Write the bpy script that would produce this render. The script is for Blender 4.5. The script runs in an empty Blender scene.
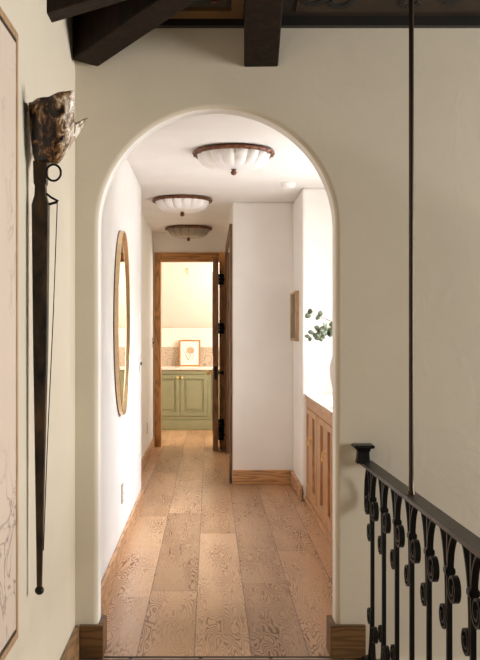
import bpy, bmesh, math, random
from mathutils import Vector, Matrix
random.seed(7)
PI = math.pi
SC = bpy.context.scene
COL = SC.collection

# ------------------------------------------------------------------ materials
def new_mat(name):
    m = bpy.data.materials.new(name); m.use_nodes = True
    nt = m.node_tree; b = nt.nodes['Principled BSDF']
    return m, nt, b
def simple(name, col, rough=.5, metal=0., var=.12, scale=20., bump=0., spec=.5, stretch=(1,1,1)):
    m, nt, b = new_mat(name); N = nt.nodes; L = nt.links
    tc = N.new('ShaderNodeTexCoord'); mp = N.new('ShaderNodeMapping'); mp.inputs['Scale'].default_value = stretch
    no = N.new('ShaderNodeTexNoise'); no.inputs['Scale'].default_value = scale; no.inputs['Detail'].default_value = 4
    L.new(tc.outputs['Object'], mp.inputs['Vector']); L.new(mp.outputs[0], no.inputs['Vector'])
    r = N.new('ShaderNodeValToRGB')
    r.color_ramp.elements[0].position = .3; r.color_ramp.elements[1].position = .7
    r.color_ramp.elements[0].color = [c*(1-var) for c in col] + [1]
    r.color_ramp.elements[1].color = [min(1, c*(1+var)) for c in col] + [1]
    L.new(no.outputs['Fac'], r.inputs['Fac']); L.new(r.outputs['Color'], b.inputs['Base Color'])
    b.inputs['Roughness'].default_value = rough; b.inputs['Metallic'].default_value = metal
    b.inputs['Specular IOR Level'].default_value = spec
    if bump:
        bp = N.new('ShaderNodeBump'); bp.inputs['Strength'].default_value = bump; bp.inputs['Distance'].default_value = .01
        L.new(no.outputs['Fac'], bp.inputs['Height']); L.new(bp.outputs[0], b.inputs['Normal'])
    return m
def plaster(name, col, bump=.25):
    m, nt, b = new_mat(name); N = nt.nodes; L = nt.links
    tc = N.new('ShaderNodeTexCoord')
    n1 = N.new('ShaderNodeTexNoise'); n1.inputs['Scale'].default_value = 2.2; n1.inputs['Detail'].default_value = 5; n1.inputs['Distortion'].default_value = .6
    n2 = N.new('ShaderNodeTexNoise'); n2.inputs['Scale'].default_value = 7; n2.inputs['Detail'].default_value = 6; n2.inputs['Distortion'].default_value = 1.6
    for n in (n1, n2): L.new(tc.outputs['Object'], n.inputs['Vector'])
    r = N.new('ShaderNodeValToRGB'); r.color_ramp.elements[0].position = .25; r.color_ramp.elements[1].position = .75
    r.color_ramp.elements[0].color = [c*.95 for c in col]+[1]; r.color_ramp.elements[1].color = [min(1, c*1.03) for c in col]+[1]
    L.new(n1.outputs['Fac'], r.inputs['Fac']); L.new(r.outputs['Color'], b.inputs['Base Color'])
    b.inputs['Roughness'].default_value = .75; b.inputs['Specular IOR Level'].default_value = .25
    r2 = N.new('ShaderNodeValToRGB'); r2.color_ramp.elements[0].position = .52; r2.color_ramp.elements[1].position = .62
    L.new(n2.outputs['Fac'], r2.inputs['Fac'])
    ad = N.new('ShaderNodeMath'); ad.operation = 'MULTIPLY_ADD'; ad.inputs[1].default_value = .14
    L.new(r2.outputs['Color'], ad.inputs[0]); L.new(n1.outputs['Fac'], ad.inputs[2])
    bp = N.new('ShaderNodeBump'); bp.inputs['Strength'].default_value = bump; bp.inputs['Distance'].default_value = .012
    L.new(ad.outputs[0], bp.inputs['Height']); L.new(bp.outputs[0], b.inputs['Normal'])
    return m
def wood(name, col, axis=1, rough=.42, contrast=.35, scale=1., spec=.4):
    """oak-like: contour lines of a noise field stretched along one axis"""
    m, nt, b = new_mat(name); N = nt.nodes; L = nt.links
    tc = N.new('ShaderNodeTexCoord'); mp = N.new('ShaderNodeMapping')
    s = [14*scale]*3; s[axis] = 1.6*scale
    mp.inputs['Scale'].default_value = s
    no = N.new('ShaderNodeTexNoise'); no.inputs['Scale'].default_value = 1; no.inputs['Detail'].default_value = 2
    L.new(tc.outputs['Object'], mp.inputs['Vector']); L.new(mp.outputs[0], no.inputs['Vector'])
    mu = N.new('ShaderNodeMath'); mu.operation = 'MULTIPLY'; mu.inputs[1].default_value = 45; L.new(no.outputs['Fac'], mu.inputs[0])
    sn = N.new('ShaderNodeMath'); sn.operation = 'SINE'; L.new(mu.outputs[0], sn.inputs[0])
    r = N.new('ShaderNodeValToRGB')
    r.color_ramp.elements[0].position = 0; r.color_ramp.elements[1].position = .8
    r.color_ramp.elements[0].color = [c*(1-contrast) for c in col]+[1]; r.color_ramp.elements[1].color = [c*(1+contrast*.4) for c in col]+[1]
    ma = N.new('ShaderNodeMapRange'); ma.inputs[1].default_value = -1; L.new(sn.outputs[0], ma.inputs[0])
    L.new(ma.outputs[0], r.inputs['Fac']); L.new(r.outputs['Color'], b.inputs['Base Color'])
    b.inputs['Roughness'].default_value = rough; b.inputs['Specular IOR Level'].default_value = spec
    return m
def plank_floor():
    m, nt, b = new_mat('oak_planks'); N = nt.nodes; L = nt.links
    def M(op, a, bb=None, c=None):
        n = N.new('ShaderNodeMath'); n.operation = op
        for i, v in enumerate((a, bb, c)):
            if v is None: continue
            if isinstance(v, (int, float)): n.inputs[i].default_value = v
            else: L.new(v, n.inputs[i])
        return n.outputs[0]
    tc = N.new('ShaderNodeTexCoord'); sp = N.new('ShaderNodeSeparateXYZ'); L.new(tc.outputs['Object'], sp.inputs[0])
    X, Y = sp.outputs[0], sp.outputs[1]
    px = M('DIVIDE', M('ADD', X, .315+2.47), .247); row = M('FLOOR', px); fx = M('FRACT', px)
    w1 = N.new('ShaderNodeTexWhiteNoise'); w1.noise_dimensions = '1D'; L.new(row, w1.inputs['W'])
    py = M('ADD', M('DIVIDE', Y, 2.1), M('MULTIPLY', w1.outputs['Value'], 5.3)); cl = M('FLOOR', py); fy = M('FRACT', py)
    w2 = N.new('ShaderNodeTexWhiteNoise'); w2.noise_dimensions = '2D'
    cv = N.new('ShaderNodeCombineXYZ'); L.new(row, cv.inputs[0]); L.new(cl, cv.inputs[1]); L.new(cv.outputs[0], w2.inputs['Vector'])
    idv = w2.outputs['Value']
    gx = M('ADD', M('MULTIPLY', X, 7.), M('MULTIPLY', idv, 43.)); gy = M('ADD', M('MULTIPLY', Y, 1.25), M('MULTIPLY', idv, 17.))
    gv = N.new('ShaderNodeCombineXYZ'); L.new(gx, gv.inputs[0]); L.new(gy, gv.inputs[1])
    no = N.new('ShaderNodeTexNoise'); no.inputs['Scale'].default_value = 1.1; no.inputs['Detail'].default_value = 2.5; no.inputs['Roughness'].default_value = .5
    L.new(gv.outputs[0], no.inputs['Vector'])
    rings = M('SINE', M('MULTIPLY', no.outputs['Fac'], 190.))
    fv = N.new('ShaderNodeCombineXYZ'); L.new(M('MULTIPLY', X, 160.), fv.inputs[0]); L.new(M('MULTIPLY', Y, 6.), fv.inputs[1])
    fn = N.new('ShaderNodeTexNoise'); fn.inputs['Scale'].default_value = 1; L.new(fv.outputs[0], fn.inputs['Vector'])
    big = N.new('ShaderNodeTexNoise'); big.inputs['Scale'].default_value = .8; L.new(gv.outputs[0], big.inputs['Vector'])
    ring01 = M('POWER', M('MULTIPLY_ADD', rings, .5, .5), 3.2)
    amp = M('MULTIPLY', ring01, M('MAXIMUM', M('SUBTRACT', M('MULTIPLY', big.outputs['Fac'], 3.6), 1.35), .12))
    v = M('ADD', M('MULTIPLY', amp, 1.05), M('MULTIPLY', fn.outputs['Fac'], .42))
    base = N.new('ShaderNodeValToRGB'); cr = base.color_ramp
    cr.elements[0].color = (.46, .27, .145, 1); cr.elements[1].color = (.72, .46, .27, 1)
    e = cr.elements.new(.5); e.color = (.64, .39, .215, 1)
    L.new(idv, base.inputs['Fac'])
    hs = N.new('ShaderNodeMix'); hs.data_type = 'RGBA'; hs.blend_type = 'MULTIPLY'
    L.new(M('MINIMUM', M('MAXIMUM', v, 0.), 1.), hs.inputs[0]); L.new(base.outputs['Color'], hs.inputs[6]); hs.inputs[7].default_value = (.36, .27, .21, 1)
    ex = M('MINIMUM', fx, M('SUBTRACT', 1., fx)); ey = M('MINIMUM', fy, M('SUBTRACT', 1., fy))
    sx = M('LESS_THAN', ex, .011); sy = M('LESS_THAN', ey, .0018); sm = M('MULTIPLY', M('MAXIMUM', sx, M('MULTIPLY', sy, .6)), .6)
    fm = N.new('ShaderNodeMix'); fm.data_type = 'RGBA'; L.new(sm, fm.inputs[0]); L.new(hs.outputs[2], fm.inputs[6]); fm.inputs[7].default_value = (.05, .03, .02, 1)
    L.new(fm.outputs[2], b.inputs['Base Color'])
    L.new(M('MULTIPLY_ADD', v, .22, .24), b.inputs['Roughness']); b.inputs['Specular IOR Level'].default_value = .5
    bp = N.new('ShaderNodeBump'); bp.inputs['Strength'].default_value = .25; bp.inputs['Distance'].default_value = .003
    L.new(M('SUBTRACT', M('MULTIPLY', v, -.5), sm), bp.inputs['Height']); L.new(bp.outputs[0], b.inputs['Normal'])
    return m
def tile_mat(name, c1, c2, grout, sx, sy, mort=.02, offs=0., rough=.4):
    m, nt, b = new_mat(name); N = nt.nodes; L = nt.links
    tc = N.new('ShaderNodeTexCoord'); mp = N.new('ShaderNodeMapping')
    br = N.new('ShaderNodeTexBrick'); br.offset = offs
    br.inputs['Color1'].default_value = (*c1, 1); br.inputs['Color2'].default_value = (*c2, 1); br.inputs['Mortar'].default_value = (*grout, 1)
    br.inputs['Scale'].default_value = 1; br.inputs['Brick Width'].default_value = sx; br.inputs['Row Height'].default_value = sy; br.inputs['Mortar Size'].default_value = mort
    L.new(tc.outputs['Object'], mp.inputs['Vector']); L.new(mp.outputs[0], br.inputs['Vector']); L.new(br.outputs['Color'], b.inputs['Base Color'])
    b.inputs['Roughness'].default_value = rough
    return m, mp
def print_mat(name, paper, ink, scale=6., detail=3., lo=.49, hi=.51, dist=1.2, stretch=(1,1,1)):
    """paper with thin drawn lines: contour lines of noise in ink"""
    m, nt, b = new_mat(name); N = nt.nodes; L = nt.links
    tc = N.new('ShaderNodeTexCoord'); mp = N.new('ShaderNodeMapping'); mp.inputs['Scale'].default_value = stretch
    L.new(tc.outputs['Object'], mp.inputs['Vector'])
    no = N.new('ShaderNodeTexNoise'); no.inputs['Scale'].default_value = scale; no.inputs['Detail'].default_value = detail; no.inputs['Distortion'].default_value = dist
    L.new(mp.outputs[0], no.inputs['Vector'])
    r = N.new('ShaderNodeValToRGB'); cr = r.color_ramp
    cr.elements[0].position = lo-.015; cr.elements[0].color = (*paper, 1)
    cr.elements[1].position = hi+.015; cr.elements[1].color = (*paper, 1)
    e = cr.elements.new((lo+hi)/2); e.color = (*ink, 1)
    L.new(no.outputs['Fac'], r.inputs['Fac'])
    n2 = N.new('ShaderNodeTexNoise'); n2.inputs['Scale'].default_value = 1.7; L.new(mp.outputs[0], n2.inputs['Vector'])
    r2 = N.new('ShaderNodeValToRGB'); r2.color_ramp.elements[0].position = .42; r2.color_ramp.elements[1].position = .60
    L.new(n2.outputs['Fac'], r2.inputs['Fac'])
    mx = N.new('ShaderNodeMix'); mx.data_type = 'RGBA'; L.new(r2.outputs['Color'], mx.inputs[0]); mx.inputs[6].default_value = (*paper, 1); L.new(r.outputs['Color'], mx.inputs[7])
    L.new(mx.outputs[2], b.inputs['Base Color']); b.inputs['Roughness'].default_value = .6; b.inputs['Specular IOR Level'].default_value = .2
    return m
def shade_glass():
    m, nt, b = new_mat('mottled_amber_glass'); N = nt.nodes; L = nt.links
    tc = N.new('ShaderNodeTexCoord'); mp = N.new('ShaderNodeMapping'); mp.inputs['Scale'].default_value = (44, 44, 24)
    L.new(tc.outputs['Object'], mp.inputs['Vector'])
    no = N.new('ShaderNodeTexNoise'); no.inputs['Scale'].default_value = 1.; no.inputs['Detail'].default_value = 8; no.inputs['Roughness'].default_value = .68; no.inputs['Distortion'].default_value = 1.0
    L.new(mp.outputs[0], no.inputs['Vector'])
    r = N.new('ShaderNodeValToRGB'); cr = r.color_ramp
    cr.elements[0].position = .43; cr.elements[0].color = (.006, .003, .002, 1)
    cr.elements[1].position = .70; cr.elements[1].color = (.86, .80, .70, 1)
    for p, c in ((.49, (.05, .022, .008, 1)), (.55, (.17, .08, .025, 1)), (.61, (.34, .21, .10, 1))):
        e = cr.elements.new(p); e.color = c
    # the petal that folds outward is paler, streaked white
    sp = N.new('ShaderNodeSeparateXYZ'); L.new(tc.outputs['Object'], sp.inputs[0])
    mr = N.new('ShaderNodeMapRange'); mr.inputs[1].default_value = .05; mr.inputs[2].default_value = .10; mr.inputs[3].default_value = -.03; mr.inputs[4].default_value = .15
    L.new(sp.outputs[0], mr.inputs[0])
    ad = N.new('ShaderNodeMath'); L.new(no.outputs['Fac'], ad.inputs[0]); L.new(mr.outputs[0], ad.inputs[1])
    L.new(ad.outputs[0], r.inputs['Fac']); L.new(r.outputs['Color'], b.inputs['Base Color'])
    b.inputs['Roughness'].default_value = .22
    bp = N.new('ShaderNodeBump'); bp.inputs['Strength'].default_value = .5; bp.inputs['Distance'].default_value = .006
    L.new(no.outputs['Fac'], bp.inputs['Height']); L.new(bp.outputs[0], b.inputs['Normal'])
    return m
def pane_mat():
    m = bpy.data.materials.new('window_glass'); m.use_nodes = True; nt = m.node_tree; N = nt.nodes; L = nt.links
    N.remove(N['Principled BSDF'])
    t = N.new('ShaderNodeBsdfTransparent'); g = N.new('ShaderNodeBsdfGlossy'); g.inputs['Roughness'].default_value = .02
    mx = N.new('ShaderNodeMixShader'); mx.inputs[0].default_value = .06
    L.new(t.outputs[0], mx.inputs[1]); L.new(g.outputs[0], mx.inputs[2]); L.new(mx.outputs[0], N['Material Output'].inputs[0])
    return m

MT = dict(
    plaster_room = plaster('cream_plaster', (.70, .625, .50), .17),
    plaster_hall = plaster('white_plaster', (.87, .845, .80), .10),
    ceiling_hall = plaster('ceiling_plaster', (.86, .84, .80), .08),
    plaster_far  = plaster('attic_plaster', (.84, .79, .71), .06),
    floor = plank_floor(),
    oak_y = wood('oak_lengthwise', (.54, .31, .16), 1), oak_x = wood('oak_crosswise', (.54, .30, .135), 0), oak_z = wood('oak_upright', (.40, .235, .13), 2),
    plinth = wood('dark_oak_crosswise', (.15, .075, .027), 0), plinth_y = wood('mid_oak_lengthwise', (.30, .17, .08), 1),
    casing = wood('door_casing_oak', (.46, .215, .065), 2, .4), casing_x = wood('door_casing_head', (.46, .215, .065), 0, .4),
    casing_lit = wood('lit_casing_oak', (.86, .46, .17), 2, .4, .2),  # brighter copy of the casing oak, glow of the lit gap painted in
    door = wood('dark_door_wood', (.22, .11, .045), 2, .4), door_dark = wood('walnut_side_door', (.15, .075, .035), 2, .45),
    cab = wood('cabinet_oak', (.52, .29, .14), 2, .38, .22), cab_y = wood('cabinet_oak_rail', (.52, .29, .14), 1, .38, .22),
    beam = simple('dark_beam_wood', (.014, .0065, .003), .65, 0, .5, 3, .4, .2, (8, 8, 1)),
    panel = simple('dark_ceiling_paint', (.022, .012, .006), .6, 0, .3, 6),
    panel_edge = simple('ochre_panel_border', (.15, .075, .022), .6, 0, .3, 8),
    panel_olive = simple('olive_panel_field', (.04, .028, .010), .6, 0, .3, 9),
    ink = simple('black_ornament_paint', (.008, .007, .006), .5, 0, .2, 9),
    panel_brown = simple('brown_panel_field', (.032, .018, .008), .6, 0, .3, 9),
    red = simple('red_ornament_paint', (.16, .025, .012), .5, 0, .2, 9),
    iron = simple('black_wrought_iron', (.008, .007, .006), .42, .1, .4, 30, .15, .25),
    iron_rail = simple('worn_iron_rail', (.035, .028, .020), .42, .4, .35, 12, .2, .6),
    torch = simple('bronzed_torch_iron', (.038, .021, .009), .5, .3, .97, 9, .4, .4, (3, 3, 1.2)),
    brass = simple('aged_brass', (.86, .60, .24), .35, .5, .12, 30), 
    gold = simple('brushed_gold', (.80, .60, .36), .33, .85, .06, 40),
    copper = simple('copper_rim', (.17, .065, .030), .45, .4, .45, 40, .3),
    alabaster = simple('alabaster_glass', (.93, .91, .88), .3, 0, .04, 14),
    alabaster_grey = simple('dark_alabaster_glass', (.30, .25, .18), .3, 0, .04, 14),  # darker colour for the farthest bowl
    white = simple('white_plastic', (.82, .80, .77), .4, 0, .02, 5),
    beige_plate = simple('beige_plate', (.52, .46, .36), .4, 0, .04, 5),
    dark_slot = simple('dark_slots', (.05, .05, .05), .6, 0, .1, 5),
    green = simple('sage_green_paint', (.285, .285, .165), .5, 0, .05, 6),
    stone = simple('pale_stone', (.80, .72, .66), .25, 0, .06, 7),
    vase = simple('blush_ceramic', (.80, .68, .61), .5, 0, .06, 8),
    leaf = simple('eucalyptus_leaf', (.085, .10, .05), .5, 0, .5, 11),
    stem = simple('eucalyptus_stem', (.20, .15, .08), .6, 0, .3, 30),
    pic_wood = wood('light_frame_wood', (.50, .33, .18), 2, .45, .2, 2.),
    pic_orange = wood('amber_frame_wood', (.52, .22, .05), 2, .45, .2, 2.),
    map_frame = wood('map_frame_wood', (.46, .29, .16), 2, .5, .2, 2.),
    thin_line = simple('dark_frame_fillet', (.045, .03, .02), .5, 0, .2, 9),
    map_paper = print_mat('old_map_print', (.68, .555, .46), (.33, .25, .21), 5., 6., .485, .515, 1.6),
    dim_print = print_mat('grey_green_print', (.20, .17, .12), (.07, .09, .08), 9., 3.),
    paper = simple('white_mat_paper', (.85, .80, .72), .7, 0, .02, 5),
    bloom = simple('peach_bloom_ink', (.72, .36, .22), .7, 0, .2, 60), inkline = simple('grey_drawing_ink', (.28, .20, .17), .7, 0, .2, 60),
    shade = shade_glass(), pane = pane_mat(), 
)
m, nt, b = new_mat('mirror_silver'); b.inputs['Metallic'].default_value = 1; b.inputs['Roughness'].default_value = .015; b.inputs['Base Color'].default_value = (.9, .88, .84, 1)
MT['mirror'] = m
MT['terracotta'], _mp = tile_mat('landing_tile', (.58, .44, .32), (.64, .49, .36), (.10, .07, .05), .30, .30, .008)
_mp.inputs['Location'].default_value = (.04, .0, 0)
m, nt, b = new_mat('patterned_wall_tile')    # beige tile with fine curling line work
N = nt.nodes; L = nt.links
tc = N.new('ShaderNodeTexCoord'); mp = N.new('ShaderNodeMapping'); mp.inputs['Scale'].default_value = (6.6, 6.6, 6.6); L.new(tc.outputs['Object'], mp.inputs[0])
vo = N.new('ShaderNodeTexVoronoi'); vo.inputs['Scale'].default_value = 1.; L.new(mp.outputs[0], vo.inputs['Vector'])
mu = N.new('ShaderNodeMath'); mu.operation = 'MULTIPLY'; mu.inputs[1].default_value = 26; L.new(vo.outputs['Distance'], mu.inputs[0])
sn = N.new('ShaderNodeMath'); sn.operation = 'SINE'; L.new(mu.outputs[0], sn.inputs[0])
rr = N.new('ShaderNodeValToRGB'); rr.color_ramp.elements[0].color = (.55, .44, .33, 1); rr.color_ramp.elements[1].color = (.36, .27, .20, 1); rr.color_ramp.elements[0].position = .6
L.new(sn.outputs[0], rr.inputs[0]); L.new(rr.outputs[0], b.inputs['Base Color']); b.inputs['Roughness'].default_value = .35
MT['splash'] = m

# ------------------------------------------------------------------ mesh helpers (all in world metres)
def box(bm, x0, x1, y0, y1, z0, z1):
    vs = [bm.verts.new((x, y, z)) for z in (z0, z1) for y in (y0, y1) for x in (x0, x1)]
    for f in ((0,2,3,1), (4,5,7,6), (0,1,5,4), (2,6,7,3), (0,4,6,2), (1,3,7,5)): bm.faces.new([vs[i] for i in f])
    return bm
def BX(*a):
    return box(bmesh.new(), *a)
def loft(bm, loops, cap0=True, cap1=True, closed=True):
    R = [[bm.verts.new(p) for p in lp] for lp in loops]
    n = len(R[0])
    for a, c in zip(R[:-1], R[1:]):
        for i in range(n if closed else n-1):
            j = (i+1) % n
            bm.faces.new((a[i], a[j], c[j], c[i]))
    if closed and cap0: bm.faces.new(list(reversed(R[0])))
    if closed and cap1: bm.faces.new(R[-1])
    return R
def lathe(bm, prof, seg=32, c=(0,0,0), mod=None, cap0=True, cap1=True):
    loops = []
    for r, z in prof:
        lp = []
        for i in range(seg):
            t = 2*PI*i/seg; rr = r*(mod(t, r, z) if mod else 1)
            lp.append((c[0]+rr*math.cos(t), c[1]+rr*math.sin(t), c[2]+z))
        loops.append(lp)
    return loft(bm, loops, cap0, cap1)
def frames(pts):
    T = []
    for i in range(len(pts)):
        a = pts[max(i-1, 0)]; c = pts[min(i+1, len(pts)-1)]
        T.append((c-a).normalized())
    return T
def tube(bm, pts, r, seg=8):
    pts = [Vector(p) for p in pts]; T = frames(pts)
    rs = r if isinstance(r, (list, tuple)) else [r]*len(pts)
    up = Vector((0,0,1)) if abs(T[0].z) < .9 else Vector((1,0,0))
    loops = []
    n = T[0].cross(up).normalized()
    for p, t, q in zip(pts, T, rs):
        n = (n - t*n.dot(t)).normalized(); bb = t.cross(n)
        loops.append([p + (n*math.cos(2*PI*k/seg) + bb*math.sin(2*PI*k/seg))*q for k in range(seg)])
    loft(bm, loops)
def ribbon(bm, pts2, thick, width, c=(0,0,0)):
    """flat bar bent in the y-z plane; width runs along x. thick may taper"""
    P = [Vector((0, p[0], p[1])) for p in pts2]; T = frames(P); loops = []
    n_ = len(P)
    for i, (p, t) in enumerate(zip(P, T)):
        n = Vector((0, -t.z, t.y)); th = thick[0] + (thick[1]-thick[0])*i/(n_-1) if isinstance(thick, tuple) else thick
        loops.append([Vector(c)+p+n*(a*th/2)+Vector((w*width/2, 0, 0)) for a, w in ((-1,-1), (1,-1), (1,1), (-1,1))])
    loft(bm, loops)
def spline(ctrl, n=8):
    out = []; C = [Vector((*p, 0)) if len(p) == 2 else Vector(p) for p in ctrl]
    for i in range(len(C)-1):
        p0 = C[max(i-1, 0)]; p1 = C[i]; p2 = C[i+1]; p3 = C[min(i+2, len(C)-1)]
        for k in range(n):
            t = k/n
            out.append(.5*((2*p1)+(p2-p0)*t+(2*p0-5*p1+4*p2-p3)*t*t+(3*p1-p0-3*p2+p3)*t**3))
    out.append(C[-1]); return out
def ball(bm, c, r, seg=14, sz=1.):
    mt = Matrix.Translation(c) @ Matrix.Diagonal((1, 1, sz, 1))
    bmesh.ops.create_uvsphere(bm, u_segments=seg, v_segments=seg//2+2, radius=r, matrix=mt)
def prism(bm, poly, d):
    """poly: list of 3D points (one planar loop), extruded along vector d"""
    d = Vector(d); a = [Vector(p) for p in poly]
    loft(bm, [a, [p+d for p in a]])
def obj(name, bm, mat, parent=None, smooth=None, bevel=0., bseg=2):
    bmesh.ops.recalc_face_normals(bm, faces=bm.faces)
    off = Vector((0,0,0)); p = parent
    while p: off += p.location; p = p.parent
    bmesh.ops.translate(bm, verts=bm.verts, vec=-off)
    me = bpy.data.meshes.new(name); bm.to_mesh(me); bm.free()
    me.materials.append(MT[mat] if isinstance(mat, str) else mat)
    o = bpy.data.objects.new(name, me); COL.objects.link(o)
    if parent: o.parent = parent
    if smooth:
        for f in me.polygons: f.use_smooth = True
        me.set_sharp_from_angle(angle=math.radians(smooth))
    if bevel:
        md = o.modifiers.new('bevel', 'BEVEL'); md.width = bevel; md.segments = bseg; md.limit_method = 'ANGLE'
    return o
def thing(name, label, cat, loc=(0,0,0), group=None):
    o = bpy.data.objects.new(name, None); o.location = loc; COL.objects.link(o); o.empty_display_size = .05
    return tag(o, label, cat, group)
def tag(o, label, cat, group=None):
    o['label'] = label; o['category'] = cat
    if group: o['group'] = group
    return o
def struct(name, bm, mat, parent=None, smooth=None, bevel=0., label=None):
    o = obj(name, bm, mat, parent, smooth, bevel)
    if parent is None: o['kind'] = 'structure'
    return o

# ------------------------------------------------------------------ the setting
YA = 3.926            # front face of the arch wall
ZH = 2.565            # hall ceiling
struct('floor', BX(-.83, 1.30, YA, 13.45, -.10, 0), 'floor')
struct('floor_landing', BX(-.70, .735, -1.2, YA-.002, -.10, -.001), 'terracotta')
struct('floor_stairwell', BX(.735, 5.2, -1.2, YA, -2.75, -2.65), 'plinth')

# arch wall: one outline with a rounded lip round the opening
def arch_wall():
    bm = bmesh.new()
    XL, XR, R, CX = -.479, .538, .5085, .0295; ZS = 1.4+(330-227)/233.6; T = .125; rr = .022
    def arch(off):
        lp = [(XL-off, 0.)]
        n = 48
        for i in range(n+1):
            a = PI - PI*i/n
            lp.append((CX+(R+off)*math.cos(a), ZS+(R+off)*math.sin(a)))
        lp.append((XR+off, 0.)); return lp
    rows = []
    for k in range(6):                       # front lip
        a = PI/2*k/5; rows.append([(x, YA+rr-rr*math.cos(a), z) for x, z in arch(rr-rr*math.sin(a))])
    for k in range(6):                       # rear lip
        a = PI/2*k/5; rows.append([(x, YA+T-rr+rr*math.sin(a), z) for x, z in arch(rr-rr*math.cos(a))])
    R_ = loft(bm, rows, closed=False)
    ZT = 2.9; x0, x1 = -.70, 5.2
    outer = [(x1, 0), (x1, ZT), (x0, ZT), (x0, 0)]
    for row, y in ((R_[0], YA), (R_[-1], YA+T)):
        vs = list(row) + [bm.verts.new((x, y, z)) for x, z in outer]
        bm.faces.new(vs)
    box(bm, .60, x1, YA-.0006, YA+T, -2.75, .0)
    return bm
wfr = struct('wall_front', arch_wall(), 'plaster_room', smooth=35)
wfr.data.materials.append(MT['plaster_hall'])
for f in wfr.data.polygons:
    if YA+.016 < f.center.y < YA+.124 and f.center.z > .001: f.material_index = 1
struct('wall_left', BX(-.72, -.578, -1.2, YA, -.1, 3.0), 'plaster_room')
bm = BX(5.2, 5.3, -1.2, YA, -2.75, .55); box(bm, 5.2, 5.3, -1.2, YA, 2.55, 4.2); box(bm, 5.2, 5.3, 3.7, YA, .55, 2.55); box(bm, 5.2, 5.3, -1.2, 1.1, .55, 2.55)
struct('wall_right', bm, 'plaster_room')
# landing window over the stairs (out of the frame, lights the landing)
wf = BX(5.2, 5.26, 1.1, 1.16, .55, 2.55); box(wf, 5.2, 5.26, 3.64, 3.7, .55, 2.55); box(wf, 5.2, 5.26, 1.16, 3.64, .55, .61); box(wf, 5.2, 5.26, 1.16, 3.64, 2.49, 2.55); box(wf, 5.21, 5.25, 2.38, 2.42, .61, 2.49)
w = struct('window_1', wf, 'white'); obj('pane', BX(5.228, 5.232, 1.16, 3.64, .61, 2.49), 'pane', w)

# hip ceiling of dark painted boards: two planes meeting over the corner
ZW, P = 2.722, .3
bm = bmesh.new()
q = 4.4
prism(bm, [(-.578, YA, ZW), (5.3, YA, ZW), (5.3, YA-q, ZW+P*q), (-.578+q, YA-q, ZW+P*q)], (0, 0, .08))
prism(bm, [(-.578, YA, ZW), (-.578+q, YA-q, ZW+P*q), (-.578+q, -1.2, ZW+P*q), (-.578, -1.2, ZW)], (0, 0, .08))
struct('ceiling', bm, 'panel')
struct('trim_1', BX(-.578, 5.2, YA-.035, YA, ZW-.03, ZW+.012), 'ink')        # wall plate
bm = bmesh.new()
def roof_board(bm, x0, x1, t0, t1, h):       # a board lying under the slope over the arch wall
    prism(bm, [(x0, YA-t0, ZW+P*t0), (x1, YA-t0, ZW+P*t0), (x1, YA-t1, ZW+P*t1), (x0, YA-t1, ZW+P*t1)], (0, 0, -h))
roof_board(bm, -.30, .14, .035, .085, .012); roof_board(bm, .09, .14, .085, .46, .012)
struct('trim_2', bm, 'panel_edge')
bm = bmesh.new()
prism(bm, [(x, YA-t, ZW+P*t) for x, t in ((-.28, .10), (.07, .10), (.07, .47))], (0, 0, -.006))

pn = struct('ceiling_panel', bm, 'panel_olive')
bm = bmesh.new(); roof_board(bm, .36, 1.9, .07, .6, .006); obj('painted_board', bm, 'panel_brown', pn)
def ornament(name, cx, ct, sc, mat, flip=1):
    bm = bmesh.new()
    pts = []
    for i in range(18):
        a = i/17*PI*1.9; r = (.012+.05*i/17)*sc; pts.append((cx+flip*r*math.cos(a), ct+r*math.sin(a)))
    for (xa, ta), (xb, tb) in zip(pts[:-1], pts[1:]):
        w = .016*sc; d = Vector((xb-xa, tb-ta)); n = Vector((-d.y, d.x)).normalized()*w
        poly = []
        for x, t in ((xa-n.x, ta-n.y), (xb-n.x, tb-n.y), (xb+n.x, tb+n.y), (xa+n.x, ta+n.y)): poly.append((x, YA-t, ZW+P*t-.006))
        prism(bm, poly, (0, 0, -.003))
    return obj(name, bm, mat, None)
for i, (cx, ct, s, f) in enumerate(((-.03, .20, 1.1, 1), (.02, .32, .7, -1), (.42, .17, .9, 1), (.55, .16, 1., -1), (.82, .15, .8, 1), (1.0, .19, 1., -1), (.68, .34, 1.2, 1))):
    o = ornament('ornament', cx, ct, s, 'ink', f); o.parent = pn
for cx, ct in ((.015, .14), (-.11, .15), (.03, .22)):
    bm = bmesh.new(); bmesh.ops.create_cone(bm, cap_ends=True, segments=12, radius1=.012, radius2=.012, depth=.004, matrix=Matrix.Translation((cx, YA-ct, ZW+P*ct-.009)))
    obj('ornament', bm, 'red', pn)

# hall shell
bm = BX(-.70, -.555, YA+.125, 7.42, 0, ZH)
struct('wall_hall_left', bm, 'plaster_hall', bevel=.02)
struct('wall_passage_left', BX(-.83, -.68, 7.42, 10.97, 0, ZH), 'plaster_hall')
bm = BX(.755, 1.35, 7.5, 8.34, 0, ZH)
struct('wall_hall_right', bm, 'plaster_hall', bevel=.025)
struct('wall_hall_right_front', BX(.755, 1.35, YA+.125, 5.2, 0, ZH), 'plaster_hall')
bm = BX(.205, 1.35, 8.34, 8.46, 0, ZH); struct('wall_stub', bm, 'plaster_hall', bevel=.015)
bm = BX(.205, .33, 8.46, 8.62, 0, ZH); box(bm, .205, .33, 10.40, 10.97, 0, ZH); box(bm, .205, .33, 8.62, 10.40, 2.28, ZH)
struct('wall_passage_right', bm, 'plaster_hall')
bm = BX(1.30, 1.39, 8.46, 8.9, 0, ZH); box(bm, 1.30, 1.39, 10.3, 11.07, 0, ZH); box(bm, 1.30, 1.39, 8.9, 10.3, 0, .8); box(bm, 1.30, 1.39, 8.9, 10.3, 2.2, ZH)
struct('wall_side_room', bm, 'plaster_far')
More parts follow.
